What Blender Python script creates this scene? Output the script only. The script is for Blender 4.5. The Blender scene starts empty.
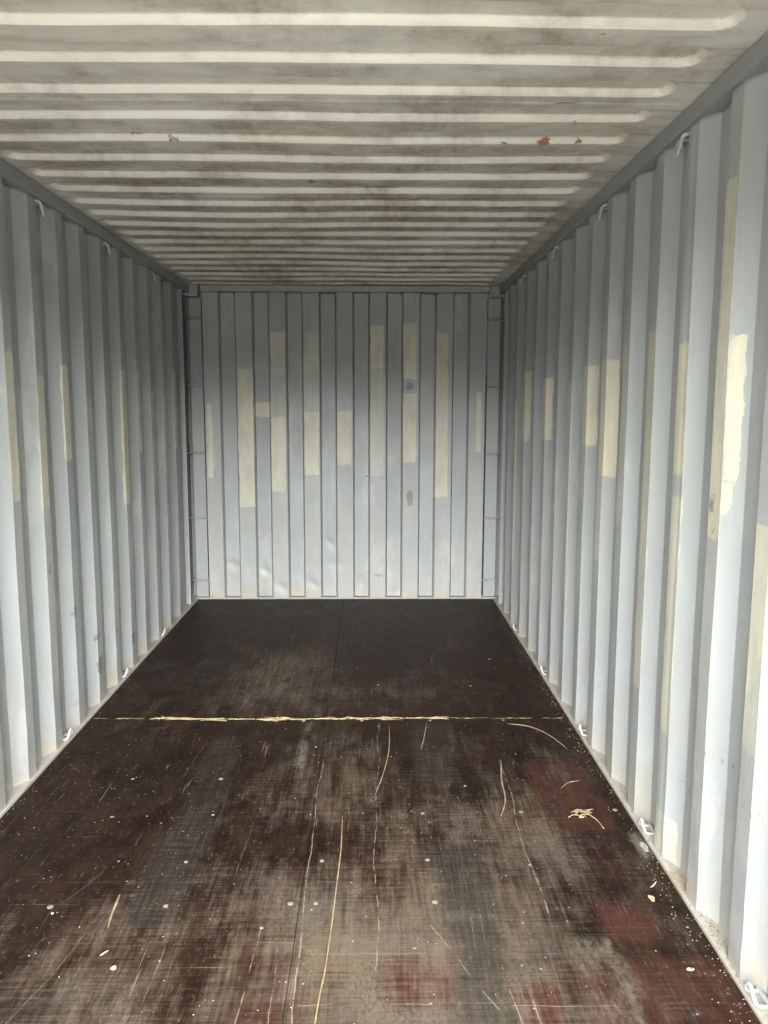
import bpy, bmesh, math, random
import numpy as np
from mathutils import Vector, Matrix, noise as mnoise

# ------------------------------------------------------------------ camera, sky, exposure
L, W, H = 5.9, 2.33, 2.392            # inside length, width, height of the container
scene = bpy.context.scene
col = scene.collection

cam_data = bpy.data.cameras.new('camera')
cam = bpy.data.objects.new('camera', cam_data)
col.objects.link(cam)
cam_data.sensor_fit = 'HORIZONTAL'
cam_data.sensor_width = 36.0
cam_data.lens = 36.0 * 786.44 / 768.0
cam_data.clip_start = 0.02
cam_data.clip_end = 200
rx = Vector((0.99988, -0.01515, 0.00245)).normalized()
bz = Vector((-0.01534, -0.99123, 0.13123)).normalized()
uy = bz.cross(rx).normalized()
m = Matrix((rx, uy, bz)).transposed().to_4x4()
m.translation = Vector((1.3667, -0.1322, 1.4880))
cam.matrix_world = m
scene.camera = cam

scene.view_settings.view_transform = 'Standard'
scene.view_settings.look = 'None'
scene.view_settings.gamma = 1.0
scene.view_settings.use_curve_mapping = False
scene.view_settings.exposure = 0.0

SKY = 5.7
SKY_BOOST = 3.3
world = bpy.data.worlds.new('sky')
scene.world = world
world.use_nodes = True
wn = world.node_tree
wn.nodes.clear()
wo = wn.nodes.new('ShaderNodeOutputWorld')
bg = wn.nodes.new('ShaderNodeBackground')
tc = wn.nodes.new('ShaderNodeTexCoord')
sx = wn.nodes.new('ShaderNodeSeparateXYZ')
rp = wn.nodes.new('ShaderNodeValToRGB')
mr = wn.nodes.new('ShaderNodeMapRange')
wn.links.new(tc.outputs['Generated'], sx.inputs[0])
wn.links.new(sx.outputs['Z'], mr.inputs['Value'])
mr.inputs['From Min'].default_value = -1
mr.inputs['From Max'].default_value = 1
e = rp.color_ramp.elements
e[0].position = 0.0;  e[0].color = (0.05, 0.047, 0.042, 1)      # far ground
e[1].position = 1.0;  e[1].color = (2.4, 2.5, 2.6, 1)
for pos, c in ((0.526, (0.05, 0.05, 0.045, 1)), (0.556, (2.7, 2.76, 2.74, 1)), (0.64, (2.9, 2.97, 2.96, 1)), (0.72, (2.3, 2.36, 2.38, 1))):
    k = e.new(pos); k.color = c
wn.links.new(mr.outputs[0], rp.inputs[0])
# added brightness low in the unseen sky opposite the doorway, lighting the back wall
dt = wn.nodes.new('ShaderNodeVectorMath'); dt.operation = 'DOT_PRODUCT'
dt.inputs[1].default_value = (0.02, -0.966, 0.259)
wn.links.new(tc.outputs['Generated'], dt.inputs[0])
br = wn.nodes.new('ShaderNodeMapRange'); br.interpolation_type = 'SMOOTHSTEP'
br.inputs['From Min'].default_value = 0.84; br.inputs['From Max'].default_value = 0.99
br.inputs['To Min'].default_value = 1.0; br.inputs['To Max'].default_value = SKY_BOOST
wn.links.new(dt.outputs['Value'], br.inputs['Value'])
sc_ = wn.nodes.new('ShaderNodeVectorMath'); sc_.operation = 'SCALE'
wn.links.new(rp.outputs[0], sc_.inputs[0]); wn.links.new(br.outputs[0], sc_.inputs['Scale'])
wn.links.new(sc_.outputs[0], bg.inputs['Color'])
bg.inputs['Strength'].default_value = SKY
wn.links.new(bg.outputs[0], wo.inputs[0])

# light portal exactly in the open doorway: it only guides sampling of the sky
pd = bpy.data.lights.new('doorway_portal', 'AREA')
pd.shape = 'RECTANGLE'; pd.size = W; pd.size_y = H
pd.cycles.is_portal = True
po = bpy.data.objects.new('doorway_portal', pd)
col.objects.link(po)
po.location = (W / 2, 0.0, H / 2)
po.rotation_euler = (math.radians(90), 0, 0)       # -Z of the lamp looks along +Y, into the container

# ------------------------------------------------------------------ node helpers
class NT:
    def __init__(self, name):
        self.m = bpy.data.materials.new(name)
        self.m.use_nodes = True
        self.t = self.m.node_tree
        self.t.nodes.clear()
        self.out = self.t.nodes.new('ShaderNodeOutputMaterial')
        self.p = self.t.nodes.new('ShaderNodeBsdfPrincipled')
        self.t.links.new(self.p.outputs[0], self.out.inputs[0])
        self.co = self.t.nodes.new('ShaderNodeTexCoord').outputs['Object']
        s = self.t.nodes.new('ShaderNodeSeparateXYZ')
        self.t.links.new(self.co, s.inputs[0])
        self.x, self.y, self.z = s.outputs
    def put(self, inp, v):
        if isinstance(v, (int, float)):
            inp.default_value = v
        elif isinstance(v, tuple):
            inp.default_value = v if len(v) == len(inp.default_value) else v + (1,)
        else:
            self.t.links.new(v, inp)
    def math(self, op, a, b=None, c=None, clamp=False):
        n = self.t.nodes.new('ShaderNodeMath'); n.operation = op; n.use_clamp = clamp
        self.put(n.inputs[0], a)
        if b is not None: self.put(n.inputs[1], b)
        if c is not None: self.put(n.inputs[2], c)
        return n.outputs[0]
    def noise(self, scale, detail=4, rough=0.5, stretch=None, offs=0.0, dist=0.0):
        v = self.co
        n0 = self.t.nodes.new('ShaderNodeMapping')
        self.t.links.new(v, n0.inputs[0])
        n0.inputs['Scale'].default_value = stretch or (1, 1, 1)
        n0.inputs['Location'].default_value = (offs, offs * 1.7, offs * 0.6)
        n = self.t.nodes.new('ShaderNodeTexNoise')
        self.t.links.new(n0.outputs[0], n.inputs['Vector'])
        n.inputs['Scale'].default_value = scale
        n.inputs['Detail'].default_value = detail
        n.inputs['Roughness'].default_value = rough
        n.inputs['Distortion'].default_value = dist
        return n.outputs['Fac']
    def step(self, v, a, b, lo=0.0, hi=1.0):
        n = self.t.nodes.new('ShaderNodeMapRange'); n.clamp = True
        n.interpolation_type = 'SMOOTHSTEP'
        self.put(n.inputs['Value'], v)
        n.inputs['From Min'].default_value = a; n.inputs['From Max'].default_value = b
        n.inputs['To Min'].default_value = lo; n.inputs['To Max'].default_value = hi
        return n.outputs[0]
    def mix(self, f, a, b):
        n = self.t.nodes.new('ShaderNodeMix'); n.data_type = 'RGBA'
        self.put(n.inputs[0], f); self.put(n.inputs[6], a); self.put(n.inputs[7], b)
        return n.outputs[2]
    def attr(self, name):
        n = self.t.nodes.new('ShaderNodeAttribute'); n.attribute_name = name
        return n.outputs['Fac']
    def bump(self, h, strength, dist=0.01):
        n = self.t.nodes.new('ShaderNodeBump')
        self.put(n.inputs['Height'], h)
        n.inputs['Strength'].default_value = strength
        n.inputs['Distance'].default_value = dist
        self.t.links.new(n.outputs[0], self.p.inputs['Normal'])
    def fin(self, color, rough=0.5, metallic=0.0, spec=0.5):
        self.put(self.p.inputs['Base Color'], color)
        self.put(self.p.inputs['Roughness'], rough)
        self.put(self.p.inputs['Metallic'], metallic)
        self.put(self.p.inputs['Specular IOR Level'], spec)
        return self.m

STEEL = (0.303, 0.315, 0.312)

def mat_wall():
    n = NT('grey_container_paint')
    big = n.noise(1.6, 4, 0.55, (1, 1, 0.5))
    base = n.mix(n.step(big, 0.35, 0.7), STEEL, (0.352, 0.369, 0.364))
    # faded grey retouching on the raised flats
    fade = n.math('MULTIPLY', n.attr('fade'), n.step(n.noise(6, 5, 0.6, (1, 1, 0.25), 3), 0.38, 0.58, 0.25, 1.0))
    base = n.mix(fade, base, (0.37, 0.37, 0.33))
    # cream paint patches
    sd = n.math('ADD', n.attr('patch'), n.math('ADD', n.math('MULTIPLY', n.math('SUBTRACT', n.noise(34, 6, 0.7, (1, 1, 0.5), 1), 0.5), 0.034), n.math('MULTIPLY', n.math('SUBTRACT', n.noise(7, 2, 0.5, (1, 1, 0.7), 17), 0.5), 0.02)))
    pm = n.step(sd, -0.001, 0.004)
    cover = n.math('MULTIPLY', n.attr('tint'), n.step(n.noise(9, 7, 0.75, (1, 1, 0.3), 7), 0.28, 0.62, 0.45, 1.0), clamp=True)
    cream = n.mix(n.step(n.noise(5, 5, 0.6, (1, 1, 0.4), 12), 0.35, 0.7), (0.60, 0.57, 0.44), (0.53, 0.495, 0.36))
    base = n.mix(n.math('MULTIPLY', pm, cover, clamp=True), base, cream)
    # smudges and grime
    vs = n.math('MULTIPLY', n.step(n.noise(20, 6, 0.7, (1, 1, 0.07), 41), 0.46, 0.72), n.step(n.noise(1.7, 4, 0.6, None, 43), 0.38, 0.62, 0.12, 0.5))
    base = n.mix(vs, base, (0.27, 0.265, 0.235))
    wt = n.math('MULTIPLY', n.step(n.noise(4.5, 7, 0.72, (1, 1, 0.35), 47), 0.55, 0.66), 0.35)
    base = n.mix(wt, base, (0.50, 0.50, 0.45))
    gr = n.math('MULTIPLY', n.step(n.noise(3.3, 8, 0.72, (1, 1, 0.45), 21), 0.52, 0.74), 0.45)
    base = n.mix(gr, base, (0.33, 0.325, 0.30))
    fine = n.step(n.noise(60, 3, 0.6, (1, 1, 0.15), 5), 0.3, 0.8, 0.0, 0.12)
    base = n.mix(fine, base, (0.38, 0.38, 0.37))
    # beige smears rubbed on the lower part of the sheets
    sm_ = n.math('MULTIPLY', n.step(n.z, 0.85, 0.15), n.step(n.noise(5.5, 8, 0.75, (1, 1, 0.5), 53), 0.50, 0.66, 0.0, 0.55))
    base = n.mix(sm_, base, (0.33, 0.305, 0.235))
    # dirt just above the floor
    low = n.math('MULTIPLY', n.step(n.z, 0.16, 0.0), n.step(n.noise(9, 6, 0.7, None, 9), 0.35, 0.62))
    base = n.mix(n.math('MULTIPLY', low, 0.6), base, (0.42, 0.34, 0.23))
    # scuffs
    sc = n.step(n.math('ADD', n.attr('scuff'), n.math('MULTIPLY', n.math('SUBTRACT', n.noise(45, 5, 0.7, (1, 1, 1), 2), 0.5), 0.07)), 0.0, 0.006)
    base = n.mix(n.math('MULTIPLY', sc, 0.75), base, (0.16, 0.155, 0.15))
    # rust spots
    rs = n.math('ADD', n.attr('rust'), n.math('MULTIPLY', n.math('SUBTRACT', n.noise(70, 4, 0.6, None, 4), 0.5), 0.02))
    base = n.mix(n.step(rs, 0.0, 0.004), base, (0.46, 0.20, 0.05))
    sp = n.step(n.noise(26, 2, 0.5, (1, 1, 0.8), 31), 0.775, 0.80)
    base = n.mix(n.math('MULTIPLY', sp, 0.7), base, (0.10, 0.09, 0.08))
    n.bump(n.noise(5, 3, 0.5, (1, 1, 0.5), 2), 0.35, 0.012)
    return n.fin(base, n.step(n.noise(7, 4, 0.6), 0.3, 0.7, 0.42, 0.6), spec=0.45)

def mat_plain(name='grey_frame_paint', c=STEEL, dirt=(0.30, 0.27, 0.22), amt=0.5):
    n = NT(name)
    g = n.math('MULTIPLY', n.step(n.noise(6, 7, 0.7, None, 3), 0.48, 0.72), amt)
    b = n.mix(g, c, dirt)
    n.bump(n.noise(30, 3, 0.5), 0.1, 0.003)
    return n.fin(b, 0.5, spec=0.45)

def mat_ceiling():
    n = NT('stained_roof_paint')
    base = n.mix(n.step(n.noise(1.3, 4, 0.6, None, 2), 0.35, 0.68), (0.70, 0.665, 0.605), (0.63, 0.59, 0.51))
    # pale rubbed areas
    base = n.mix(n.math('MULTIPLY', n.step(n.noise(1.1, 3, 0.5, (1.6, 0.7, 1), 8), 0.5, 0.72), 0.5), base, (0.74, 0.715, 0.65))
    # brown stains streaked across the ribs, plus painted shade on flats and with depth
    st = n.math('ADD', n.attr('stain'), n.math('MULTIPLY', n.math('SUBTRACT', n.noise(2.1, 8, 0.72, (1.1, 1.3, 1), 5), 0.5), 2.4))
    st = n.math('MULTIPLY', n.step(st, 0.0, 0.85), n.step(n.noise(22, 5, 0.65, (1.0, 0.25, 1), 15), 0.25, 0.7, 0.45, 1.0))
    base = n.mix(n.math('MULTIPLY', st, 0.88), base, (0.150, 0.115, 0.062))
    gen = n.math('MULTIPLY', n.step(n.noise(6.0, 7, 0.72, (0.5, 1.8, 1), 25), 0.5, 0.75), 0.5)
    base = n.mix(gen, base, (0.27, 0.235, 0.18))
    crease_shade = n.math('MULTIPLY', n.attr('crease_shade'), n.step(n.noise(9, 6, 0.7, (1, 1, 1), 35), 0.35, 0.65, 0.15, 0.9))
    base = n.mix(crease_shade, base, (0.16, 0.125, 0.08))
    rs = n.math('ADD', n.attr('rust'), n.math('MULTIPLY', n.math('SUBTRACT', n.noise(80, 4, 0.65, (0.6, 1, 1), 4), 0.5), 0.035))
    base = n.mix(n.math('MULTIPLY', n.step(rs, 0.0, 0.004), 0.9), base, (0.22, 0.085, 0.02))
    weld = n.attr('weld')
    base = n.mix(n.math('MULTIPLY', weld, 0.4), base, (0.75, 0.72, 0.66))
    n.bump(n.noise(4, 3, 0.5, (1, 1, 1), 2), 0.3, 0.012)
    return n.fin(base, 0.48, spec=0.4)

def mat_floor():
    n = NT('worn_film_faced_plywood')
    def sgn(v, o=0.5): return n.math('SUBTRACT', v, o)
    weave_y = n.noise(1.0, 5, 0.65, (95, 5, 1), 2)
    weave_x = n.noise(1.0, 5, 0.65, (6, 110, 1), 8)
    weave = n.math('MULTIPLY', n.math('ADD', weave_y, weave_x), 0.5)
    blot = n.noise(2.3, 8, 0.68, (1.15, 0.75, 1), 4)
    blot2 = n.noise(9, 7, 0.7, (1.3, 0.7, 1), 14)
    dark = n.mix(n.step(blot2, 0.35, 0.65), (0.013, 0.0066, 0.0042), (0.030, 0.0170, 0.0110))
    red = n.step(n.math('ADD', n.attr('red'), n.math('MULTIPLY', sgn(n.noise(10, 7, 0.72, (1.8, 0.6, 1), 3)), 2.4)), 0.3, 1.0)
    base = n.mix(n.math('MULTIPLY', red, n.step(weave, 0.36, 0.56, 0.45, 0.95)), dark, (0.070, 0.028, 0.020))
    # surface film rubbed through to grey-tan
    w = n.math('ADD', n.attr('wear'), n.math('MULTIPLY', sgn(blot), 1.9))
    w = n.math('ADD', w, n.math('MULTIPLY', sgn(weave), 1.75))
    w = n.math('ADD', w, n.math('MULTIPLY', sgn(n.noise(1.0, 7, 0.72, (22, 2.2, 1), 6)), 1.1))
    w = n.math('SUBTRACT', w, 0.16)
    w = n.math('ADD', w, n.math('MULTIPLY', sgn(blot2), 0.9))
    w = n.math('SUBTRACT', w, n.math('MULTIPLY', red, 0.3))
    wm = n.step(w, 0.05, 1.0)
    tan = n.mix(n.step(n.noise(3.2, 5, 0.6, None, 44), 0.35, 0.65), (0.158, 0.120, 0.084), (0.138, 0.112, 0.086))
    base = n.mix(n.math('MULTIPLY', wm, 0.8), base, tan)
    # charcoal rubber marks
    dk = n.step(n.math('ADD', n.attr('dark'), n.math('MULTIPLY', sgn(n.noise(8, 7, 0.72, (1.5, 0.7, 1), 23)), 2.0)), 0.25, 0.95)
    base = n.mix(n.math('MULTIPLY', dk, 0.72), base, n.mix(n.step(weave, 0.42, 0.62), (0.023, 0.020, 0.017), (0.056, 0.046, 0.037)))
    # pale scraped stains
    pl = n.step(n.math('ADD', n.attr('pale'), n.math('MULTIPLY', sgn(n.noise(13, 7, 0.72, (1.3, 0.6, 1), 33)), 1.2)), 0.45, 0.9)
    base = n.mix(n.math('MULTIPLY', pl, 0.6), base, (0.22, 0.195, 0.15))
    # fine white scrape marks along and across
    f1 = n.step(n.noise(1.0, 3, 0.6, (140, 3.2, 1), 51), 0.66, 0.74)
    f1 = n.math('MULTIPLY', f1, n.step(n.noise(3.0, 3, 0.6, None, 61), 0.42, 0.62))
    base = n.mix(n.math('MULTIPLY', f1, 0.6), base, (0.28, 0.24, 0.185))
    f2 = n.step(n.noise(1.0, 3, 0.6, (3.5, 170, 1), 71), 0.68, 0.76)
    base = n.mix(n.math('MULTIPLY', f2, 0.45), base, (0.24, 0.20, 0.15))
    # dark checks in the veneer
    f3 = n.step(n.noise(1.0, 3, 0.6, (5, 200, 1), 81), 0.63, 0.72)
    base = n.mix(n.math('MULTIPLY', f3, 0.7), base, (0.016, 0.010, 0.009))
    f4 = n.step(n.noise(1.0, 3, 0.6, (120, 3, 1), 91), 0.66, 0.75)
    base = n.mix(n.math('MULTIPLY', f4, 0.6), base, (0.020, 0.012, 0.010))
    # little chips and spatters
    sp = n.step(n.noise(48, 2, 0.5, None, 101), 0.755, 0.775)
    base = n.mix(n.math('MULTIPLY', sp, 0.8), base, (0.45, 0.38, 0.29))
    # individual long scratches  (x at y=0, slope, y0, y1, half width, strength)
    wob = n.math('MULTIPLY', sgn(n.noise(2.6, 3, 0.5, None, 111)), 0.045)
    wob = n.math('ADD', wob, n.math('MULTIPLY', sgn(n.noise(22, 3, 0.5, None, 113)), 0.008))
    thin = n.step(n.noise(1.0, 3, 0.6, (5, 22, 1), 121), 0.38, 0.56, 0.05, 1)
    for (xa, ya, xb, yb, hw, s) in SCRATCH:
        b = (xb - xa) / (yb - ya); a = xa - b * ya
        lx = n.math('MULTIPLY_ADD', n.y, b, a)
        d = n.math('ABSOLUTE', n.math('SUBTRACT', n.math('ADD', n.x, wob), lx))
        mk = n.step(d, hw * 0.42, hw * 0.1)
        lo, hi = min(ya, yb), max(ya, yb)
        rg = n.math('MULTIPLY', n.math('GREATER_THAN', n.y, lo), n.math('LESS_THAN', n.y, hi))
        mk = n.math('MULTIPLY', n.math('MULTIPLY', mk, rg), n.math('MULTIPLY', thin, s))
        base = n.mix(n.math('MULTIPLY', mk, 0.8), base, (0.34, 0.28, 0.20))
    for (yy, x0, x1, hw, s) in CRACK:
        d = n.math('ABSOLUTE', n.math('SUBTRACT', n.math('ADD', n.y, wob), yy))
        mk = n.step(d, hw * 0.42, hw * 0.1)
        rg = n.math('MULTIPLY', n.math('GREATER_THAN', n.x, x0), n.math('LESS_THAN', n.x, x1))
        mk = n.math('MULTIPLY', n.math('MULTIPLY', mk, rg), n.math('MULTIPLY', thin, s))
        base = n.mix(n.math('MULTIPLY', mk, 0.65), base, (0.32, 0.25, 0.17))
    fg = n.math('MULTIPLY', n.step(n.noise(70, 6, 0.75, (1.6, 0.8, 1), 131), 0.42, 0.66), n.step(blot, 0.4, 0.6, 0.15, 0.6))
    base = n.mix(fg, base, (0.022, 0.014, 0.010))
    fh = n.math('MULTIPLY', n.step(n.noise(40, 7, 0.78, (1.8, 0.7, 1), 141), 0.56, 0.72), 0.5)
    base = n.mix(fh, base, (0.25, 0.205, 0.155))
    n.bump(weave, 0.3, 0.004)
    rough = n.math('ADD', n.math('MULTIPLY', wm, 0.16), n.step(blot2, 0.3, 0.7, 0.40, 0.52))
    return n.fin(base, rough, spec=0.06)

SCRATCH = [(1.159, 3.055, 1.163, 2.093, .006, .8), (1.163, 2.093, 1.169, 1.5, .007, .8), (1.401, 3.426, 1.383, 2.708, .006, .8),
           (1.383, 2.708, 1.378, 1.785, .006, .7), (1.909, 3.047, 1.889, 2.317, .006, .85), (1.889, 2.317, 1.890, 1.99, .008, .9),
           (1.040, 1.956, 1.031, 1.50, .006, .6), (1.104, 1.831, 1.114, 1.5, .004, .6), (0.447, 1.932, 0.409, 1.847, .005, .6),
           (1.536, 1.972, 1.687, 1.645, .010, .45), (1.143, 4.36, 1.148, 3.5, .003, .45), (1.05, 4.9, 1.03, 3.5, .004, .3),
           (1.722, 1.76, 1.742, 1.5, .006, .7), (1.775, 1.70, 1.790, 1.5, .006, .7), (1.38, 1.60, 1.385, 1.4, .008, .7),
           (1.66, 2.02, 1.655, 1.84, .003, .5), (1.69, 2.04, 1.685, 1.80, .003, .4), (0.62, 3.3, 0.60, 2.9, .003, .4),
           (0.50, 2.25, 0.42, 2.05, .004, .35), (1.95, 2.9, 1.99, 2.3, .004, .3), (0.95, 2.7, 0.93, 2.2, .004, .3), (0.56, 1.95, 0.45, 1.5, .005, .4)]
CRACK = [(2.16, 0.93, 1.18, .004, .5), (2.42, 1.4, 2.0, .005, .5), (1.665, 1.18, 1.52, .007, .75), (1.66, 1.72, 1.98, .006, .7),
         (1.895, 1.05, 1.15, .005, .6), (2.19, 0.3, 0.9, .004, .35), (2.06, 1.0, 1.12, .004, .3), (1.85, 1.2, 1.62, .012, .35)]

def mat_simple(name, c, rough=0.6, var=0.0, metallic=0.0, c2=None):
    n = NT(name)
    b = n.mix(n.step(n.noise(25, 4, 0.6), 0.35, 0.65), c, c2 or tuple(v * (1 - var) for v in c))
    return n.fin(b, rough, metallic)

M_WALL = mat_wall()
M_FRAME = mat_plain()
M_RAIL = mat_plain('grey_rail_paint', (0.27, 0.275, 0.275), (0.24, 0.21, 0.17), 0.5)
M_LEDGE = mat_plain('dirty_ledge_paint', (0.44, 0.42, 0.37), (0.36, 0.27, 0.155), 0.9)
M_CEIL = mat_ceiling()
M_FLOOR = mat_floor()
M_RING = mat_plain('grey_ring_paint', (0.42, 0.43, 0.42), (0.20, 0.14, 0.09), 0.4)
M_SCREW = mat_simple('worn_screw_steel', (0.36, 0.30, 0.21), 0.5, 0.6, 0.1)
M_SCREW_DARK = mat_simple('screw_recess', (0.05, 0.035, 0.03), 0.7)
M_STRAW = mat_simple('dry_straw', (0.36, 0.28, 0.16), 0.7, 0.0, 0.0, (0.22, 0.155, 0.08))
M_CHIP = mat_simple('raw_wood_chip', (0.62, 0.48, 0.30), 0.75, 0.0, 0.0, (0.42, 0.28, 0.16))
M_FLAKE = mat_simple('white_paint_flake', (0.42, 0.39, 0.32), 0.7, 0.3)
M_GROUND = mat_simple('yard_concrete', (0.33, 0.32, 0.28), 0.9, 0.25)
M_FIELD = mat_simple('dark_gravel', (0.36, 0.36, 0.315), 0.95, 0.25)
M_CRUMB = mat_simple('sandy_crumbs', (0.34, 0.25, 0.14), 0.8, 0.0, 0.0, (0.24, 0.16, 0.09))

# ------------------------------------------------------------------ mesh helpers
def link(name, mesh, mat, parent=None, **props):
    o = bpy.data.objects.new(name, mesh)
    if mat: mesh.materials.append(mat)
    col.objects.link(o)
    if parent: o.parent = parent
    for k, v in props.items(): o[k] = v
    return o

def box(bm, x0, x1, y0, y1, z0, z1, bev=0.0):
    vs = [bm.verts.new((x, y, z)) for x in (x0, x1) for y in (y0, y1) for z in (z0, z1)]
    for q in ((0, 1, 3, 2), (4, 6, 7, 5), (0, 4, 5, 1), (2, 3, 7, 6), (0, 2, 6, 4), (1, 5, 7, 3)):
        bm.faces.new([vs[i] for i in q])
    if bev:
        es = list({e for v in vs for e in v.link_edges})
        bmesh.ops.bevel(bm, geom=es, offset=bev, segments=2, affect='EDGES', profile=0.5)

def done(bm, smooth=False):
    bmesh.ops.recalc_face_normals(bm, faces=bm.faces[:])
    me = bpy.data.meshes.new('mesh')
    bm.to_mesh(me); bm.free()
    if smooth:
        for p in me.polygons: p.use_smooth = True
    return me

def boxmesh(*a, bev=0.0):
    bm = bmesh.new(); box(bm, *a, bev=bev); return done(bm)

def tube(bm, pts, r, seg=10, taper=None, flat=1.0):
    pts = [Vector(p) for p in pts]
    rings = []
    up = None
    for i, p in enumerate(pts):
        t = (pts[min(i + 1, len(pts) - 1)] - pts[max(i - 1, 0)]).normalized()
        if up is None:
            up = Vector((0, 0, 1)) if abs(t.z) < 0.9 else Vector((0, 1, 0))
        a = t.cross(up).normalized(); b = a.cross(t).normalized()
        up = b
        rr = r * (taper[i] if taper else 1)
        rings.append([bm.verts.new(p + a * rr * math.cos(2 * math.pi * k / seg) + b * rr * flat * math.sin(2 * math.pi * k / seg)) for k in range(seg)])
    for i in range(len(rings) - 1):
        for k in range(seg):
            bm.faces.new((rings[i][k], rings[i][(k + 1) % seg], rings[i + 1][(k + 1) % seg], rings[i + 1][k]))
    bm.faces.new(rings[0]); bm.faces.new(rings[-1][::-1])

def smooth_path(pts, sub=6):
    pts = [Vector(p) for p in pts]
    out = []
    n = len(pts)
    for i in range(n - 1):
        p0, p1, p2, p3 = pts[max(i - 1, 0)], pts[i], pts[i + 1], pts[min(i + 2, n - 1)]
        for s in range(sub):
            t = s / sub
            out.append(0.5 * ((2 * p1) + (p2 - p0) * t + (2 * p0 - 5 * p1 + 4 * p2 - p3) * t * t + (3 * p1 - p0 - 3 * p2 + p3) * t ** 3))
    out.append(pts[-1])
    return out

def grid_mesh(P, attrs, flip=False):
    """P: array (n, m, 3); attrs: dict name -> (n, m) float array."""
    n, mm = P.shape[:2]
    idx = np.arange(n * mm).reshape(n, mm)
    q = np.stack([idx[:-1, :-1], idx[1:, :-1], idx[1:, 1:], idx[:-1, 1:]], -1).reshape(-1, 4)
    if flip: q = q[:, ::-1]
    me = bpy.data.meshes.new('mesh')
    me.vertices.add(n * mm); me.vertices.foreach_set('co', P.astype(np.float32).ravel())
    me.loops.add(q.size); me.loops.foreach_set('vertex_index', q.astype(np.int32).ravel())
    me.polygons.add(len(q)); me.polygons.foreach_set('loop_start', np.arange(0, q.size, 4, dtype=np.int32))
    me.polygons.foreach_set('loop_total', np.full(len(q), 4, dtype=np.int32))
    me.update(calc_edges=True)
    me.set_sharp_from_angle(angle=math.radians(14))
    for k, a in attrs.items():
        at = me.attributes.new(k, 'FLOAT', 'POINT')
        at.data.foreach_set('value', a.astype(np.float32).ravel())
    return me

def thicken(o, t=0.002, offset=-1):
    md = o.modifiers.new('sheet', 'SOLIDIFY'); md.thickness = t; md.offset = offset
    return o

def subdivide_profile(pts, step):
    out = []
    for a, b in zip(pts[:-1], pts[1:]):
        k = max(1, int(math.ceil(max(abs(b[0] - a[0]), abs(b[1] - a[1])) / step)))
        for i in range(k):
            out.append((a[0] + (b[0] - a[0]) * i / k, a[1] + (b[1] - a[1]) * i / k))
    out.append(pts[-1])
    return np.array(out)

def rects_sdf(U, V, rects, clip=0.08):
    sd = np.full(U.shape, -clip); tint = np.zeros(U.shape)
    for (u0, u1, v0, v1, t) in rects:
        s = np.minimum(np.minimum(U - u0, u1 - U), np.minimum(V - v0, v1 - V))
        tint = np.where(s > -0.03, np.where(s > sd, t, tint), tint)
        sd = np.maximum(sd, np.clip(s, -clip, clip))
    return sd, tint

def blobs(U, V, bl, clip=0.08):
    sd = np.full(U.shape, -clip)
    for (u, v, ru, rv) in bl:
        d = (1 - np.hypot((U - u) / ru, (V - v) / rv)) * min(ru, rv)
        sd = np.maximum(sd, np.clip(d, -clip, clip))
    return sd

def soft(U, V, rects, s=0.05):
    out = np.zeros(U.shape)
    for r in rects:
        x0, x1, y0, y1 = r[:4]; a = r[4] if len(r) > 4 else 1.0
        d = np.minimum(np.minimum(U - x0, x1 - U) / s, np.minimum(V - y0, y1 - V) / (s * 1.3))
        out = np.maximum(out, a * np.clip(0.5 + 0.5 * d, 0, 1))
    return out

# ------------------------------------------------------------------ data: cream paint patches, measured on the walls
PATCH_R = [(2.018, 2.093, 1.122, 2.104, 1), (1.967, 2.018, 1.29, 1.683, 1.2), (1.984, 2.018, 1.199, 1.29, 1.1), (1.674, 1.735, 1.217, 1.675, 1), (1.732, 1.81, 0.755, 1.204, 0.9), (1.681, 1.805, 0.616, 0.886, 0.55), (2.296, 2.371, 1.277, 1.692, 1), (2.296, 2.366, 0.423, 1.213, 0.75), (2.248, 2.366, 0.014, 0.157, 0.6), (2.578, 2.653, 0.477, 1.752, 0.75), (2.858, 2.933, 1.037, 1.727, 0.4), (3.069, 3.212, 1.205, 1.687, 1.15), (3.137, 3.207, 0.839, 1.205, 0.6), (3.356, 3.492, 1.322, 1.677, 1.05), (3.417, 3.487, 1.07, 1.322, 0.3), (3.693, 3.775, 0.528, 1.625, 0.45), (4.014, 4.055, 0.458, 1.531, 0.35), (4.211, 4.34, 1.311, 1.656, 1.1), (4.292, 4.34, 0.388, 0.74, 0.4), (4.56, 4.63, 1.118, 1.596, 0.35), (4.806, 4.935, 1.281, 1.721, 1.1), (5.156, 5.24, 0.447, 1.543, 0.6), (5.48, 5.55, 1.404, 1.687, 0.4)]
PATCH_L = [(2.863, 2.931, 1.125, 1.696, 0.9), (2.795, 2.843, 1.514, 1.883, 0.35), (3.14, 3.208, 1.067, 1.619, 0.9), (3.13, 3.147, 1.08, 1.352, 0.8), (3.406, 3.484, 1.246, 1.674, 1.1), (4.228, 4.313, 0.949, 1.691, 1), (4.525, 4.593, 1.219, 1.704, 1), (4.522, 4.593, 1.704, 2.125, 0.3), (4.803, 4.871, 1.008, 1.595, 0.7), (5.091, 5.166, 1.047, 1.569, 0.7), (5.371, 5.446, 1.199, 1.744, 1), (3.694, 3.762, 1.378, 1.522, 0.2), (3.975, 4.036, 0.245, 0.465, 0.3)]
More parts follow.
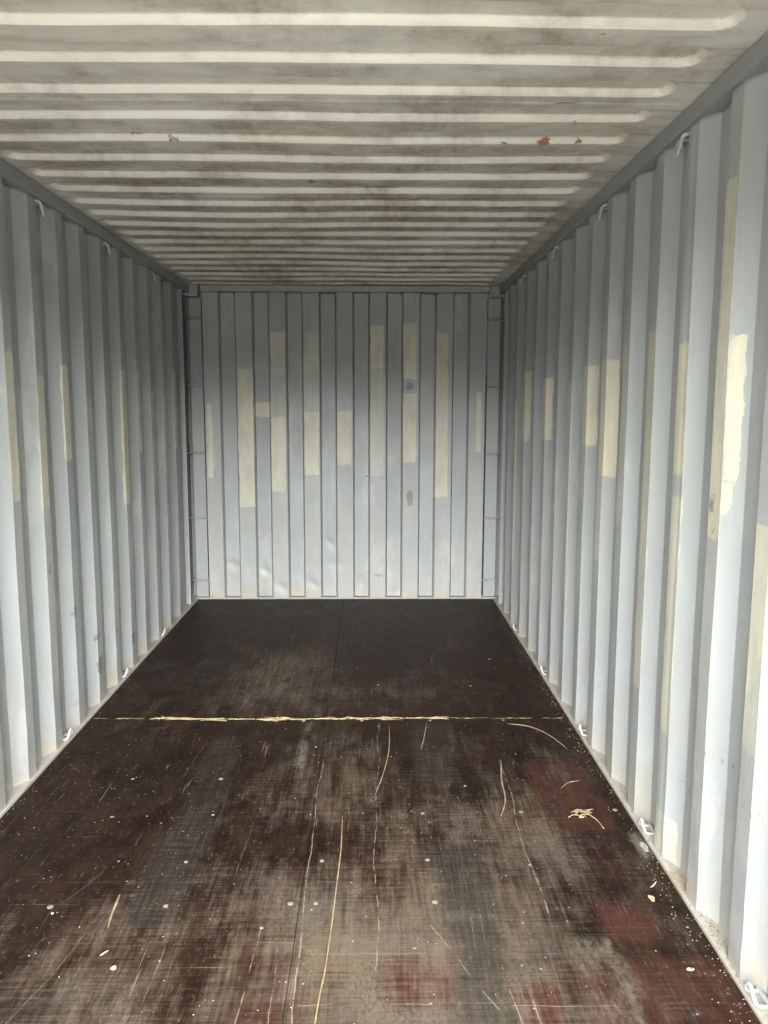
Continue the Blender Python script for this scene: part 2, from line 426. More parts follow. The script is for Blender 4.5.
PATCH_B = [(0.11, 0.155, 0.952, 1.529, 0.9), (0.35, 0.47, 0.728, 1.783, 1), (0.465, 0.609, 1.417, 1.53, 0.9), (0.61, 0.714, 1.725, 2.05, 0.8), (0.604, 0.71, 1.417, 1.725, 0.3), (0.599, 0.706, 0.844, 1.417, 1), (0.857, 0.969, 1.763, 2.051, 0.75), (0.854, 0.967, 1.463, 1.763, 0.3), (0.85, 0.964, 0.976, 1.463, 0.95), (1.101, 1.215, 1.053, 1.464, 1), (1.352, 1.457, 1.779, 2.104, 1), (1.352, 1.457, 0.969, 1.779, 0.45), (1.599, 1.704, 1.705, 2.12, 1), (1.602, 1.708, 1.069, 1.6, 0.95), (1.848, 1.946, 0.807, 2.055, 1.05), (2.157, 2.203, 1.154, 1.609, 1)]

# ------------------------------------------------------------------ side walls
DEP = 0.036
def side_profile(starts, end=5.72):
    """starts: Y where each rib's near slope begins. offset 0 = inner face, DEP = recessed face"""
    pts = [(0.0, 0.0), (0.05, 0.0), (0.11, DEP)]
    for k, s in enumerate(starts):
        if s < 0.2: continue
        if abs((s + 0.138) - 2.366) < 0.01:
            pts += [(s, DEP), (s + 0.068, 0.0), (s + 0.098, 0.0), (s + 0.106, -0.0018), (s + 0.138, -0.0018)]
        else:
            pts += [(s, DEP), (s + 0.068, 0.0), (s + 0.138, 0.0)]
        nxt = s + 0.206
        if nxt < end - 0.03: pts += [(nxt, DEP)]
    if pts[-1][0] < end: pts += [(end, DEP)]
    return pts

LEFT_S = [0.299, 0.576, 0.853, 1.130, 1.407, 1.685, 1.962, 2.24, 2.517, 2.795, 3.072, 3.348, 3.626, 3.90, 4.177, 4.457, 4.735, 5.03, 5.31]
RIGHT_F = [0.41, 0.69, 0.97, 1.247, 1.527, 1.805, 2.088, 2.366, 2.648, 2.928, 3.207, 3.487, 3.77, 4.05, 4.335, 4.63, 4.93, 5.24, 5.52]
RIGHT_S = [f - 0.138 for f in RIGHT_F]

def side_wall(name, starts, right):
    pr = subdivide_profile(side_profile(starts, 5.70), 0.02)
    zs = np.arange(0.0, 2.3451, 0.0145)
    Y, Z = np.meshgrid(pr[:, 0], zs, indexing='ij')
    O = np.repeat(pr[:, 1][:, None], len(zs), 1)
    # small dents and waviness of the thin steel sheet
    wav = np.zeros(Y.shape)
    for i in range(Y.shape[0]):
        for j in range(0, Y.shape[1], 3):
            v = mnoise.noise(Vector((Y[i, j] * 5 + (9 if right else 0), 1.3, Z[i, j] * 1.7))) * 0.0035
            v += mnoise.noise(Vector((Y[i, j] * 12, 5.3 + right * 4, Z[i, j] * 8))) * 0.0022 * max(0.15, 1 - Z[i, j] / 0.9)
            wav[i, j:j + 3] = v
    for j in range(1, Y.shape[1] - 3):      # linear between sampled rows
        if j % 3: 
            j0 = j - j % 3; j1 = min(j0 + 3, Y.shape[1] - 1)
            wav[:, j] = wav[:, j0] + (wav[:, j1] - wav[:, j0]) * (j % 3) / 3.0
    O = O + wav + 0.001
    X = W + O if right else -O
    rects = PATCH_R if right else PATCH_L
    sd, tint = rects_sdf(Y, Z, rects)
    fade = np.zeros(Y.shape)
    rnd = random.Random(5 if right else 8)
    for s in starts:
        z0 = rnd.uniform(0.1, 0.5); z1 = rnd.uniform(1.7, 2.2)
        fade = np.maximum(fade, rnd.uniform(0.25, 0.75) * ((Y > s + 0.064) & (Y < s + 0.142) & (Z > z0) & (Z < z1)))
    if right:
        scuff = blobs(Y, Z, [(2.07, 1.22, 0.02, 0.03), (2.50, 1.0, 0.01, 0.02), (2.05, 1.15, 0.012, 0.012), (1.95, 0.50, 0.05, 0.007), (1.72, 0.47, 0.05, 0.006), (1.70, 0.46, 0.03, 0.005), (2.22, 0.30, 0.03, 0.006)])
        rust = blobs(Y, Z, [(2.262, 0.699, 0.008, 0.009), (2.207, 0.655, 0.010, 0.014), (3.05, 0.10, 0.008, 0.05), (3.5, 0.25, 0.01, 0.06)])
    else:
        scuff = blobs(Y, Z, [(3.17, 0.80, 0.015, 0.02), (3.42, 0.55, 0.02, 0.03), (3.7, 0.35, 0.03, 0.02), (3.72, 0.2, 0.04, 0.05), (3.42, 0.12, 0.05, 0.008), (4.27, 0.18, 0.03, 0.04)])
        rust = blobs(Y, Z, [(4.0, 0.30, 0.012, 0.04), (4.01, 0.22, 0.008, 0.03)])
    me = grid_mesh(np.stack([X, Y, Z], -1), dict(patch=sd, tint=tint, fade=fade, scuff=scuff, rust=rust), flip=right)
    o = link(name, me, M_WALL, kind='structure')
    return thicken(o)

side_wall('wall_left', LEFT_S, False)
side_wall('wall_right', RIGHT_S, True)

# ------------------------------------------------------------------ back wall
def back_wall():
    pts = [(0.10, 0.149), (0.1015, 0.0)]
    for k in range(8):
        c = 0.2805 + 0.2516 * k
        pts += [(c - 0.068, 0.0), (c - 0.0655, 0.003), (c - 0.054, 0.048), (c + 0.052, 0.048), (c + 0.0645, 0.003), (c + 0.067, 0.0)]
    pts += [(W - 0.105, 0.0), (W - 0.1035, 0.149)]
    pr = subdivide_profile(pts, 0.012)
    zs = np.concatenate([np.arange(0.0, 2.335, 0.012), [2.345]])
    X, Z = np.meshgrid(pr[:, 0], zs, indexing='ij')
    O = np.repeat(pr[:, 1][:, None], len(zs), 1)
    for i in range(X.shape[0]):
        for j in range(X.shape[1]):
            O[i, j] += mnoise.noise(Vector((X[i, j] * 7, 3.1, Z[i, j] * 1.6))) * 0.0025
            O[i, j] += max(0.0, mnoise.noise(Vector((X[i, j] * 9 + 4, 8.1, Z[i, j] * 9))) - 0.25) * 0.012 * max(0.0, 1 - Z[i, j] / 0.6)
    # a few pressed dents seen near the floor
    for (dx, dz, rx_, rz_, dp) in ((0.275, 0.27, 0.05, 0.035, 0.012), (0.53, 0.22, 0.035, 0.04, 0.010), (0.66, 0.10, 0.05, 0.05, 0.010), (0.90, 0.13, 0.04, 0.05, 0.009), (1.03, 0.45, 0.035, 0.04, 0.010), (0.29, 1.98, 0.02, 0.06, 0.01)):
        O += dp * np.exp(-(((X - dx) + (Z - dz) * 0.6) / rx_) ** 2 - ((Z - dz) / rz_) ** 2)
    sd, tint = rects_sdf(X, Z, PATCH_B)
    fade = np.zeros(X.shape)
    for k in range(-1, 8):
        c = 0.2805 + 0.2516 * k + 0.126
        fade = np.maximum(fade, (0.55 if k % 3 else 0.35) * ((np.abs(X - c) < 0.058) & (Z > 0.03) & (Z < 2.1 - 0.1 * (k % 4))))
    scuff = blobs(X, Z, [(1.66, 0.80, 0.03, 0.07), (1.655, 1.65, 0.035, 0.03), (1.42, 0.19, 0.03, 0.012), (0.67, 0.285, 0.006, 0.006), (0.92, 0.285, 0.006, 0.006), (0.92, 0.76, 0.006, 0.005), (1.09, 0.55, 0.006, 0.006)])
    rust = blobs(X, Z, [(0.12, 0.02, 0.02, 0.012)])
    me = grid_mesh(np.stack([X, L + O, Z], -1), dict(patch=sd, tint=tint, fade=fade, scuff=scuff, rust=rust), flip=False)
    return thicken(link('wall_back', me, M_WALL, kind='structure'), offset=1)
back_wall()

# ------------------------------------------------------------------ ceiling: pressed roof panels
def ceiling():
    per, ph = 0.2105, 1.878 - 0.2105 * 8
    ys = [0.0]
    k = 0
    seg = []
    y = ph - 0.0065
    while y < L - 0.03:
        # bright slope (recess -> low), low flat, dark slope, recess
        for d in (0.0, 0.0045, 0.009, 0.0135, 0.04, 0.058, 0.064, 0.070, 0.0975, 0.1045, 0.109, 0.1135, 0.118, 0.125, 0.133, 0.142, 0.152, 0.163, 0.175, 0.184, 0.192, 0.200, 0.207):
            if y + d < L + 0.02: seg.append(y + d)
        y += per
    ys = np.array(sorted(set([0.0] + [round(s, 5) for s in seg] + [L - 0.02, L + 0.05, L + 0.17])))
    xs = np.concatenate([[-0.10, 0.0], np.arange(0.01, 0.12, 0.005), np.arange(0.13, 2.14, 0.03), np.arange(2.15, 2.26, 0.005), [2.29, W, W + 0.10]])
    X, Y = np.meshgrid(xs, ys, indexing='ij')
    T = np.mod(Y - (ph - 0.0065), per)
    def sm(a, b, v):
        t = np.clip((v - a) / (b - a), 0, 1); return t * t * (3 - 2 * t)
    # each pressed channel is a long rounded slot: signed distance to its outline, positive inside
    cy = np.mod(Y - (ph - 0.0065) - 0.1635 + per / 2, per) - per / 2
    hx, hy, rad = (2.225 - 0.045) / 2, 0.0523, 0.040
    qx = np.abs(X - (2.225 + 0.045) / 2) - (hx - rad); qy = np.abs(cy) - (hy - rad)
    sdc = rad - np.hypot(np.maximum(qx, 0), np.maximum(qy, 0)) - np.minimum(np.maximum(qx, qy), 0)
    prof = np.clip((sdc + 0.0068) / 0.0136, 0, 1)
    prof = np.where((Y < ph - 0.01) | (Y > L - 0.045), 0, prof)
    Z = H + 0.020 * prof
    sag = np.zeros_like(Z)
    for i in range(X.shape[0]):
        for j in range(X.shape[1]):
            sag[i, j] = mnoise.noise(Vector((X[i, j] * 1.4, Y[i, j] * 0.9, 2.2))) * 0.010 + mnoise.noise(Vector((X[i, j] * 5, Y[i, j] * 5, 7.2))) * 0.0015
    edge = sm(0, 0.12, X) * sm(0, 0.12, W - X)
    # weld joints between roof panels on the low flat, every fifth rib
    weld = np.zeros_like(Z)
    wy = 2.355
    for q in range(-2, 4):
        d = np.abs(Y - (wy + q * 5 * per))
        weld = np.maximum(weld, np.clip(1 - d / 0.006, 0, 1))
    Z = Z + sag * edge - 0.0025 * weld
    stain = soft(X, Y, [(1.315, 1.62, 1.82, 1.97, .75), (1.32, 1.68, 2.03, 2.19, .75), (1.27, 1.76, 2.23, 2.41, .65), (1.26, 1.72, 2.44, 2.60, .8), (1.35, 1.78, 2.67, 2.9, .65),
                        (0.47, 0.75, 2.5, 2.6, .5), (0.3, 0.7, 2.7, 2.82, .5), (0.6, 0.95, 2.9, 5.3, .42), (1.30, 1.62, 2.9, 5.5, .8), (1.62, 2.15, 2.9, 5.5, .6), (1.8, 2.1, 2.35, 2.6, .45), (0.1, 2.2, 4.0, 5.8, .5), (0.2, 0.4, 2.4, 2.6, .4)], 0.12)
    stain = np.maximum(stain, 0.30 + 0.35 * np.clip((Y - 2.0) / 1.5, 0, 1) * np.clip(X / 0.3, 0, 1) * np.clip((W - X) / 0.5, 0, 1))  # film deepening away from the door: part dirt, part painted-in shade
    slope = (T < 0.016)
    stain = stain * np.where(slope, 0.35, np.where(T < 0.11, 1.0, 0.8))  # flats darkened against the door-facing slopes, shading put into the colour
    # shading painted along the creases of the pressed ribs
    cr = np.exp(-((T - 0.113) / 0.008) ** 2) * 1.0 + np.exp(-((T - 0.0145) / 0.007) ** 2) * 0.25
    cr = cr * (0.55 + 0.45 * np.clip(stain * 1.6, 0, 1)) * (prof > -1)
    ru = [(1.88, 1.902, .006, .003), (1.922, 1.906, .011, .006), (1.95, 2.104, .008, .006), (1.936, 2.356, .018, .007), (1.968, 2.355, .016, .006), (1.883, 2.349, .008, .004),
          (2.017, 2.522, .012, .006), (1.962, 2.726, .018, .008), (2.023, 2.735, .014, .006), (2.076, 2.723, .010, .006), (1.827, 2.729, .012, .005), (0.789, 1.904, .005, .004),
          (0.686, 2.724, .015, .006), (0.472, 2.709, .014, .004), (0.56, 2.709, .02, .003), (0.643, 2.705, .010, .004), (1.125, 3.182, .014, .018), (1.136, 3.314, .009, .05), (1.26, 2.15, .006, .006), (1.422, 2.738, .008, .008), (1.504, 1.967, .004, .004)]
    rust = blobs(X, Y, [(a, b, c * 1.5, d * 1.7) for a, b, c, d in ru], 0.03)
    me = grid_mesh(np.stack([X, Y, Z], -1), dict(stain=stain, crease_shade=cr, rust=rust, weld=weld), flip=True)
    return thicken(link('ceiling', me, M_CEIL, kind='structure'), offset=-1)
ceiling()

# ------------------------------------------------------------------ floor: plywood panels
RED = [(1.38, 1.59, 1.64, 1.84), (2.03, 2.2, 1.89, 2.07), (1.72, 1.86, 1.55, 1.74), (1.99, 2.25, 2.46, 3.05, .8), (1.0, 1.20, 1.5, 1.87, .6), (1.11, 1.16, 2.09, 2.28, .6), (1.9, 2.32, 1.4, 1.85, .75), (1.7, 2.3, 1.3, 1.62, .7), (2.05, 2.3, 2.0, 2.4, .35), (1.25, 1.5, 2.2, 2.4, .35), (0.9, 1.3, 1.3, 1.6, .4)]
DARK = [(1.57, 1.75, 2.02, 2.4), (1.57, 1.74, 1.55, 2.02, .8), (1.53, 1.74, 2.79, 3.45, .75), (0.64, 0.80, 2.5, 3.3, .8), (0.63, 0.81, 1.96, 2.57, .85), (0.35, 0.62, 1.3, 1.75, .6), (1.55, 1.68, 3.9, 4.22, .95), (0.05, 0.51, 3.86, 4.44, .55), (0.21, 0.36, 5.45, 5.6, .9), (0.67, 0.99, 5.4, 5.57, .9)]
WEAR = [(0.95, 2.0, 1.3, 2.3, 1.0), (1.5, 2.2, 2.0, 2.8, .62), (0.55, 1.2, 3.5, 4.7, .72), (0.2, 2.2, 3.45, 5.0, .22), (1.2, 2.0, 3.5, 4.2, .35), (0.8, 1.55, 2.3, 3.4, .5), (0.3, 0.95, 1.3, 2.05, .6), (1.2, 2.2, 2.6, 3.45, .4), (1.9, 2.3, 1.3, 1.9, .45)]
PALE = [(1.03, 1.10, 2.94, 3.5, .75), (1.07, 1.13, 3.4, 3.95, .7), (1.25, 1.31, 2.83, 3.1, .6), (0.69, 0.75, 3.62, 4.7, .6), (0.80, 0.86, 3.7, 4.6, .5), (1.89, 2.07, 1.55, 1.95, .6), (1.98, 2.12, 1.6, 1.9, .5), (1.08, 1.2, 1.5, 1.95, .55), (1.2, 1.65, 1.80, 1.95, .45), (2.26, 2.318, 2.28, 2.48, .95), (0.9, 1.0, 2.5, 3.0, .35), (1.85, 2.0, 2.1, 2.25, .4), (0.7, 0.95, 1.75, 1.85, .35)]

floor = bpy.data.objects.new('floor', None); col.objects.link(floor); floor['kind'] = 'structure'
YJ = [0.0, 1.10, 3.50, 5.905]
XJ = [0.012, 1.149, W - 0.012]
for i in range(2):
    for j in range(3):
        x0, x1 = XJ[i] + (0.0006 if i else 0), XJ[i + 1] - (0.0006 if not i else 0)
        y0, y1 = YJ[j] + 0.002, YJ[j + 1] - 0.002
        xs = np.linspace(x0, x1, 78); ys = np.linspace(y0, y1, int((y1 - y0) / 0.016))
        xs = np.concatenate([[x0, x0], xs, [x1, x1]]); ys = np.concatenate([[y0, y0], ys, [y1, y1]])
        X, Y = np.meshgrid(xs, ys, indexing='ij')
        Z = np.zeros_like(X)
        Z[0, :] = Z[-1, :] = -0.028; Z[:, 0] = Z[:, -1] = -0.028
        Z[1, :] = Z[-2, :] = -0.0015; Z[1:-1, 1] = Z[1:-1, -2] = -0.0015
        Z[0, :] = -0.028; Z[-1, :] = -0.028; Z[:, 0] = -0.028; Z[:, -1] = -0.028
        X[1, :] = x0; X[-2, :] = x1
        X[2, :] += 0.001; X[-3, :] -= 0.001; Y[:, 2] += 0.001; Y[:, -3] -= 0.001
        me = grid_mesh(np.stack([X, Y, Z], -1), dict(red=soft(X, Y, RED, .03), dark=soft(X, Y, DARK, .035), wear=soft(X, Y, WEAR, .25), pale=soft(X, Y, PALE, .04)))
        link('plywood_panel', me, M_FLOOR, floor)
link('crossmember', boxmesh(0.0, W, 3.43, 3.57, -0.06, -0.0285), M_RAIL, floor)
link('crossmember', boxmesh(0.0, W, 1.03, 1.17, -0.06, -0.0285), M_RAIL, floor)
link('centre_beam', boxmesh(1.10, 1.20, 0.0, L, -0.0285 - 0.03, -0.0286), M_RAIL, floor)

# floor screws
def screw_mesh():
    bm = bmesh.new()
    prof = [(0.0, 0.0022), (0.004, 0.0021), (0.0075, 0.0015), (0.0092, 0.0002), (0.0095, -0.002)]
    seg = 16
    c = bm.verts.new((0, 0, prof[0][1]))
    prev = None
    for r, z in prof[1:]:
        ring = [bm.verts.new((r * math.cos(2 * math.pi * k / seg), r * math.sin(2 * math.pi * k / seg), z)) for k in range(seg)]
        for k in range(seg):
            if prev is None: bm.faces.new((c, ring[k], ring[(k + 1) % seg]))
            else: bm.faces.new((prev[k], ring[k], ring[(k + 1) % seg], prev[(k + 1) % seg]))
        prev = ring
    return done(bm, True)
scr = screw_mesh()
scr.materials.append(M_SCREW)
SCREWS = [(0.401, 2.068), (0.753, 2.300), (0.782, 2.602), (0.747, 2.069), (0.757, 2.886), (0.402, 2.889), (0.415, 2.592), (1.202, 2.301), (1.121, 2.076), (1.198, 2.076), (1.049, 1.964),
          (1.552, 2.303), (1.559, 2.079), (1.556, 2.605), (1.737, 2.816), (1.921, 2.612), (2.276, 2.623), (1.400, 3.968), (1.120, 3.185), (1.040, 3.475), (1.319, 3.478), (1.647, 3.476), (2.000, 3.478), (1.90, 3.95), (2.07, 4.4)]
for k, (x, y) in enumerate(SCREWS):
    s = bpy.data.objects.new('screw', scr); col.objects.link(s); s.parent = floor
    s.location = (x, y, 0.0002)
    f = [1.0, 0.75, 0.65, 0.85][k % 4]
    s.scale = (f, f, 1.0)

# ------------------------------------------------------------------ trims: rails, sill, header, corner posts
def trim(name, me, mat): return link(name, me, mat, kind='structure')
for i, (a, b) in enumerate(((-0.065, 0.013), (W - 0.013, W + 0.065))):
    trim('trim_%d' % (i + 1), boxmesh(a, b, -0.05, L + 0.17, 2.333, 2.3905, bev=0.004), M_RAIL)           # top side rails
for i, (a, b) in enumerate(((-0.065, 0.011), (W - 0.011, W + 0.065))):
    trim('trim_%d' % (i + 3), boxmesh(a, b, 0.0, L + 0.06, -0.12, 0.010, bev=0.002), M_LEDGE)             # bottom side rails
trim('trim_5', boxmesh(-0.02, W + 0.02, L + 0.0005, L + 0.17, -0.12, 0.016, bev=0.002), M_RAIL)                    # rear sill
trim('trim_6', boxmesh(0.085, W - 0.085, L - 0.004, L + 0.07, 2.345, 2.3895, bev=0.004), M_FRAME)            # rear header
trim('trim_7', boxmesh(-0.16, W + 0.16, -0.11, 0.0, 2.265, 2.55, bev=0.006), M_FRAME)                       # door header
trim('trim_8', boxmesh(-0.16, W + 0.16, -0.11, 0.0, -0.15, 0.0, bev=0.006), M_LEDGE)                       # door sill
trim('trim_9', boxmesh(-0.16, -0.002, -0.11, 0.06, -0.15, 2.5, bev=0.006), M_FRAME)                        # door posts
trim('trim_10', boxmesh(W + 0.002, W + 0.16, -0.11, 0.06, -0.15, 2.5, bev=0.006), M_FRAME)
# weld joints on the top rails
def rear_corner(idx, right):
    root = bpy.data.objects.new('trim_%d' % idx, None); col.objects.link(root); root['kind'] = 'structure'
    X = (lambda v: W - v) if right else (lambda v: v)
    def b(name, x0, x1, y0, y1, z0, z1, mat, bev=0.002):
        xa, xb = sorted((X(x0), X(x1)))
        return link(name, boxmesh(xa, xb, y0, y1, z0, z1, bev=bev), mat, root)
    b('post_back_plate', -0.075, 0.1, L + 0.15, L + 0.16, 0.0, 2.392, M_FRAME)
    b('post_front_plate', -0.006, 0.087, L + 0.022, L + 0.149, 0.017, 2.300, M_FRAME)
    b('post_side_plate', -0.085, -0.0565, 5.66, L + 0.149, 0.0, 2.392, M_FRAME)
    b('post_lip', -0.0562, -0.002, 5.701, 5.708, 0.011, 2.332, M_FRAME, 0.001)
    b('corner_block', -0.035, 0.078, L - 0.03, L + 0.034, 2.306, 2.3315, M_FRAME, 0.004)
    b('corner_block', 0.0135, 0.078, L - 0.03, L + 0.034, 2.3315, 2.389, M_FRAME, 0.003)
    for z in (0.150, 0.641, 1.141, 1.648, 2.145):
        bm = bmesh.new()
        tube(bm, [(X(-0.057), L + 0.008, z), (X(0.02), L + 0.008, z + 0.001), (X(0.1), L + 0.008, z)], 0.008, 10)
        link('lashing_bar', done(bm, True), M_FRAME, root)
rear_corner(11, False)
rear_corner(12, True)

# yard outside the door
bm = bmesh.new(); box(bm, -14, 16, -22, -0.12, -0.35, -0.161)
link('ground', done(bm), M_FIELD, kind='structure')
bm = bmesh.new(); box(bm, -3.5, 6, -4.5, -0.12, -0.16, -0.152)
link('ground_apron', done(bm), M_GROUND, kind='structure')

# ------------------------------------------------------------------ lashing rings
def tag(o, label, cat, group=None, kind=None):
    o['label'] = label; o['category'] = cat
    if group: o['group'] = group
    if kind: o['kind'] = kind
    return o

def ring_mesh(up):
    """loop of round bar; local +X points into the container; hangs down (up=-1) or stands up (up=1)"""
    bm = bmesh.new()
    s = up
    pts = [(-0.030, -0.030, 0.0), (-0.008, -0.030, 0.001 * s), (0.006, -0.028, 0.006 * s), (0.012, -0.022, 0.028 * s), (0.014, -0.010, 0.047 * s), (0.0145, 0.0, 0.051 * s),
           (0.014, 0.010, 0.047 * s), (0.012, 0.022, 0.028 * s), (0.006, 0.028, 0.006 * s), (-0.008, 0.030, 0.001 * s), (-0.030, 0.030, 0.0)]
    tube(bm, smooth_path(pts, 4), 0.0062, 10)
    return done(bm, True)
def pad_mesh():
    bm = bmesh.new(); box(bm, -0.036, -0.024, -0.040, 0.040, -0.010, 0.010, bev=0.003); return done(bm)
PAD = pad_mesh(); PAD.materials.append(M_RING)
RT = ring_mesh(-1); RT.materials.append(M_RING)
RB = ring_mesh(1); RB.materials.append(M_RING)

def ring(x, y, z, right, top, label, group, tilt=0.0):
    root = bpy.data.objects.new('lashing_ring', None); col.objects.link(root)
    root.location = (x, y, z)
    if not top: root.scale = (0.9, 0.9, 0.78)
    root.rotation_euler = (0, 0, math.pi if right else 0)
    tag(root, label, 'ring', group)
    for nm, me in (('bar_loop', RT if top else RB), ('weld_pad', PAD)):
        o = bpy.data.objects.new(nm, me); col.objects.link(o); o.parent = root
    root.rotation_euler.z += tilt
    return root

order = ['nearest the camera', 'second from the camera', 'third from the camera', 'fourth and deepest']
tl = [(3.262, order[0]), (4.09, order[1]), (4.92, 'third and deepest')]
for y, w in tl:
    ring(0.0, y, 2.322, False, True, 'grey lashing ring hanging under the left top rail, ' + w, 'rings under the left top rail', 0.15)
for y, w in zip((2.418, 3.269, 4.113, 4.987), order):
    ring(W, y, 2.322, True, True, 'grey lashing ring hanging under the right top rail, ' + w, 'rings under the right top rail', -0.15)
for y, w in ((3.262, order[0]), (4.09, order[1]), (4.88, 'third and deepest')):
    ring(0.002, y, 0.0165, False, False, 'white lashing ring at the foot of the left wall, ' + w, 'rings at the foot of the left wall')
for y, w in zip((1.655, 2.455, 3.287, 4.113, 4.985), order[:3] + ['fourth from the camera', 'fifth and deepest']):
    ring(W - 0.002, y, 0.0165, True, False, 'white lashing ring at the foot of the right wall, ' + w, 'rings at the foot of the right wall')

# ------------------------------------------------------------------ straw, splinters, chips on the floor
def strand(name, pts, r, label, cat='straw', mat=M_STRAW, seg=7, flat=0.6, z=None):
    ps = smooth_path([(x, y, (r * flat + 0.0004)) for x, y in pts], 6)
    n = len(ps)
    bm = bmesh.new()
    rr = random.Random(len(label))
    tp = [max(0.35, min(1, (i + 0.6) / 4, (n - i - 0.4) / 4)) * rr.uniform(0.8, 1.1) for i in range(n)]
    tube(bm, ps, r, seg, tp, flat)
    return tag(link(name, done(bm, True), mat), label, cat)

strand('straw_strand', [(1.259, 2.59), (1.262, 2.366), (1.257, 2.179), (1.25, 1.953), (1.242, 1.787), (1.233, 1.684), (1.225, 1.53)], .0024, 'longest pale straw strand lying lengthwise on the floor front, beside the middle joint')
strand('straw_strand', [(1.449, 3.425), (1.442, 3.151), (1.412, 2.914), (1.375, 2.723)], .0024, 'thin curved straw strand running from the cross seam toward the camera')
strand('straw_strand', [(1.63, 3.459), (1.604, 3.276), (1.582, 3.15)], .0026, 'short straw strand just in front of the cross seam, right of the curved one')
strand('straw_strand', [(0.592, 2.124), (0.595, 2.085), (0.599, 2.028), (0.607, 1.969)], .0040, 'short bright straw piece lying alone at the left front of the floor')
strand('straw_strand', [(1.918, 3.047), (1.890, 2.86), (1.878, 2.70), (1.841, 2.577)], .0034, 'straw strand beside the long scratch on the right half of the floor')
strand('straw_strand', [(2.009, 3.432), (2.111, 3.396), (2.183, 3.292), (2.227, 3.153)], .0026, 'arched straw strand near the right wall in front of the cross seam')
strand('straw_strand', [(2.113, 2.788), (2.153, 2.837), (2.205, 2.854)], .0026, 'small curled straw bit on the red stain near the right wall')
strand('wood_splinter', [(0.624, 1.850), (0.632, 1.862), (0.641, 1.872)], .0030, 'tiny pale splinter below the bright straw piece at the left front', 'splinter', M_CHIP)
strand('wood_splinter', [(2.238, 2.141), (2.252, 2.152), (2.270, 2.174)], .0030, 'pale slanting splinter at the right front of the floor', 'splinter', M_CHIP)

def chip(name, x, y, size, seed, label, cat, mat=M_CHIP, h=0.004, sx=1.0, sy=1.0):
    rr = random.Random(seed)
    bm = bmesh.new()
    n = 9
    top, bot = [], []
    for k in range(n):
        a = 2 * math.pi * k / n; r = size * rr.uniform(0.55, 1.0)
        top.append(bm.verts.new((x + r * sx * math.cos(a) * 0.85, y + r * sy * math.sin(a) * 0.85, h * rr.uniform(0.7, 1.1))))
        bot.append(bm.verts.new((x + r * sx * math.cos(a), y + r * sy * math.sin(a), 0.0004)))
    bm.faces.new(top); bm.faces.new(bot[::-1])
    for k in range(n): bm.faces.new((bot[k], bot[(k + 1) % n], top[(k + 1) % n], top[k]))
    return tag(link(name, done(bm), mat), label, cat)

chip('wood_chip', 0.677, 1.805, .010, 3, 'small bright wood chip near the bottom left, below the straw piece', 'wood chip', M_FLAKE)
chip('wood_chip', 0.401 + 0.02, 2.035, .004, 5, 'tiny chip beside the front left floor screw', 'wood chip')
chip('wood_chip', 2.135, 2.573, .012, 7, 'pale wood chip beside the frayed flake near the right wall', 'wood chip', M_CHIP, .004, 1.2, .8)
chip('wood_chip', 2.225, 2.09, .016, 9, 'flat wood chip at the right front, below the slanting splinter', 'wood chip', M_CHIP, .003, .8, 1.3)
chip('paint_flake', 2.300, 2.375, .018, 10, 'white paint flake lying beside the foot of the right wall', 'paint flake', M_FLAKE, .002, .9, 2.0)
chip('wood_chip', 2.22, 1.78, .010, 12, 'yellowish wood chip at the very front near the right wall', 'wood chip', M_CHIP, .004, 1.4, .8)
# frayed flake with two tails
bm = bmesh.new()
rr = random.Random(4)
for k in range(14):
    a = rr.uniform(-0.5, 1.1) + math.pi * (k % 2)
    l = rr.uniform(.02, .05)
    x, y = 2.15 + rr.uniform(-.022, .022), 2.60 + rr.uniform(-.022, .022)
    tube(bm, smooth_path([(x, y, .003), (x + l * .5 * math.cos(a), y + l * .5 * math.sin(a), .004 + rr.uniform(0, .002)), (x + l * math.cos(a + .3), y + l * math.sin(a + .3), .002)], 3), .0018, 5)
tube(bm, smooth_path([(2.16, 2.60, .003), (2.185, 2.55, .003), (2.195, 2.49, .002)], 4), .002, 6)
tag(link('frayed_straw', done(bm, True), M_STRAW), 'frayed tuft of straw fibres on the right half of the floor', 'straw tuft')

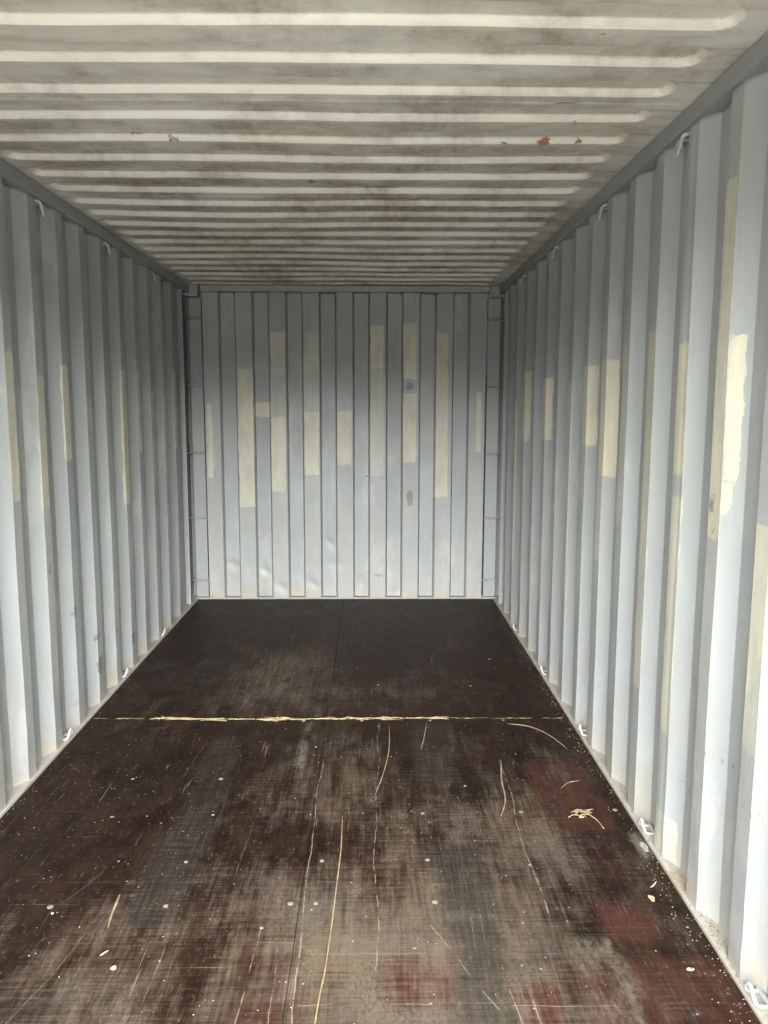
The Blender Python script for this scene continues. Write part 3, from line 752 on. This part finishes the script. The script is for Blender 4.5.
# splinters packed in the cross seam
bm = bmesh.new()
rr = random.Random(11)
x = 0.05
ymid = lambda x: 3.5 + 0.004 * math.sin(x * 5) + (0.006 if x < 0.4 else 0)
for k in range(430):
    x = rr.uniform(0.06, 2.28)
    dens = 1.0 if 0.33 < x < 1.72 else 0.35
    if rr.random() > dens: continue
    l = rr.uniform(.015, .075) * (1.0 if dens == 1.0 else .9)
    cl = 0.35 + 1.3 * max(0, mnoise.noise(Vector((x * 6, 3, 1))) + 0.25)
    if rr.random() > cl * 0.9: continue
    sp = (0.011 * cl if dens == 1.0 else .002)
    y = ymid(x) + rr.gauss(0, sp * 0.7)
    a = rr.gauss(0, 0.18) if rr.random() < 0.9 else rr.gauss(0, 0.7)
    z = rr.uniform(.001, .0035)
    tube(bm, [(x - l / 2 * math.cos(a), y - l / 2 * math.sin(a), z), (x, y + rr.uniform(-.002, .002), z + .001), (x + l / 2 * math.cos(a), y + l / 2 * math.sin(a), z)], rr.uniform(.0006, .0019) * (1 if dens == 1 else .5), 5)
tag(link('seam_splinters', done(bm), M_STRAW), 'pale splintered wood fibres filling the seam across the floor', 'splinters', kind='stuff')

# sandy crumbs along the foot of the walls and scattered over the floor
bm = bmesh.new()
def crumb(x, y, z, s):
    o = Vector((x, y, z))
    vs = [bm.verts.new(o + Vector((rr.uniform(.6, 1) * s * a, rr.uniform(.6, 1) * s * b, max(-s * .3, s * c * .6)))) for a, b, c in ((1, 0, 0), (-1, 0, 0), (0, 1, 0), (0, -1, 0), (0, 0, 1), (0, 0, -.5))]
    for t in ((0, 2, 4), (2, 1, 4), (1, 3, 4), (3, 0, 4), (2, 0, 5), (1, 2, 5), (3, 1, 5), (0, 3, 5)): bm.faces.new([vs[i] for i in t])
for k in range(800):
    y = 1.3 + 4.3 * rr.random() ** 1.3
    r = rr.random() < 0.8
    d = abs(rr.gauss(0, .035))
    x = W - 0.010 - d if r else 0.010 + d * .7
    crumb(x, y, .001, rr.uniform(.0012, .0035))
for k in range(900):
    y = rr.uniform(1.5, 3.48)
    crumb(W - rr.uniform(-.03, .009), y, .0115, rr.uniform(.0015, .004))
tag(link('sandy_crumbs', done(bm), M_CRUMB), 'sandy wood crumbs gathered along the foot of the right and left walls', 'crumbs', kind='stuff')
bm = bmesh.new()
for k in range(420):
    cx, cyy = rr.uniform(.08, 2.0), 1.5 + 1.85 * rr.random() ** 1.3
    if 1.20 < cx < 1.29 or 1.36 < cx < 1.47 or 1.56 < cx < 1.65 or 1.83 < cx < 1.93 or (.57 < cx < .70 and cyy < 2.15): continue
    crumb(cx, cyy, .001, rr.uniform(.001, .0030))
tag(link('floor_crumbs', done(bm), M_FLAKE), 'fine pale crumbs scattered over the dark plywood floor', 'crumbs', kind='stuff')
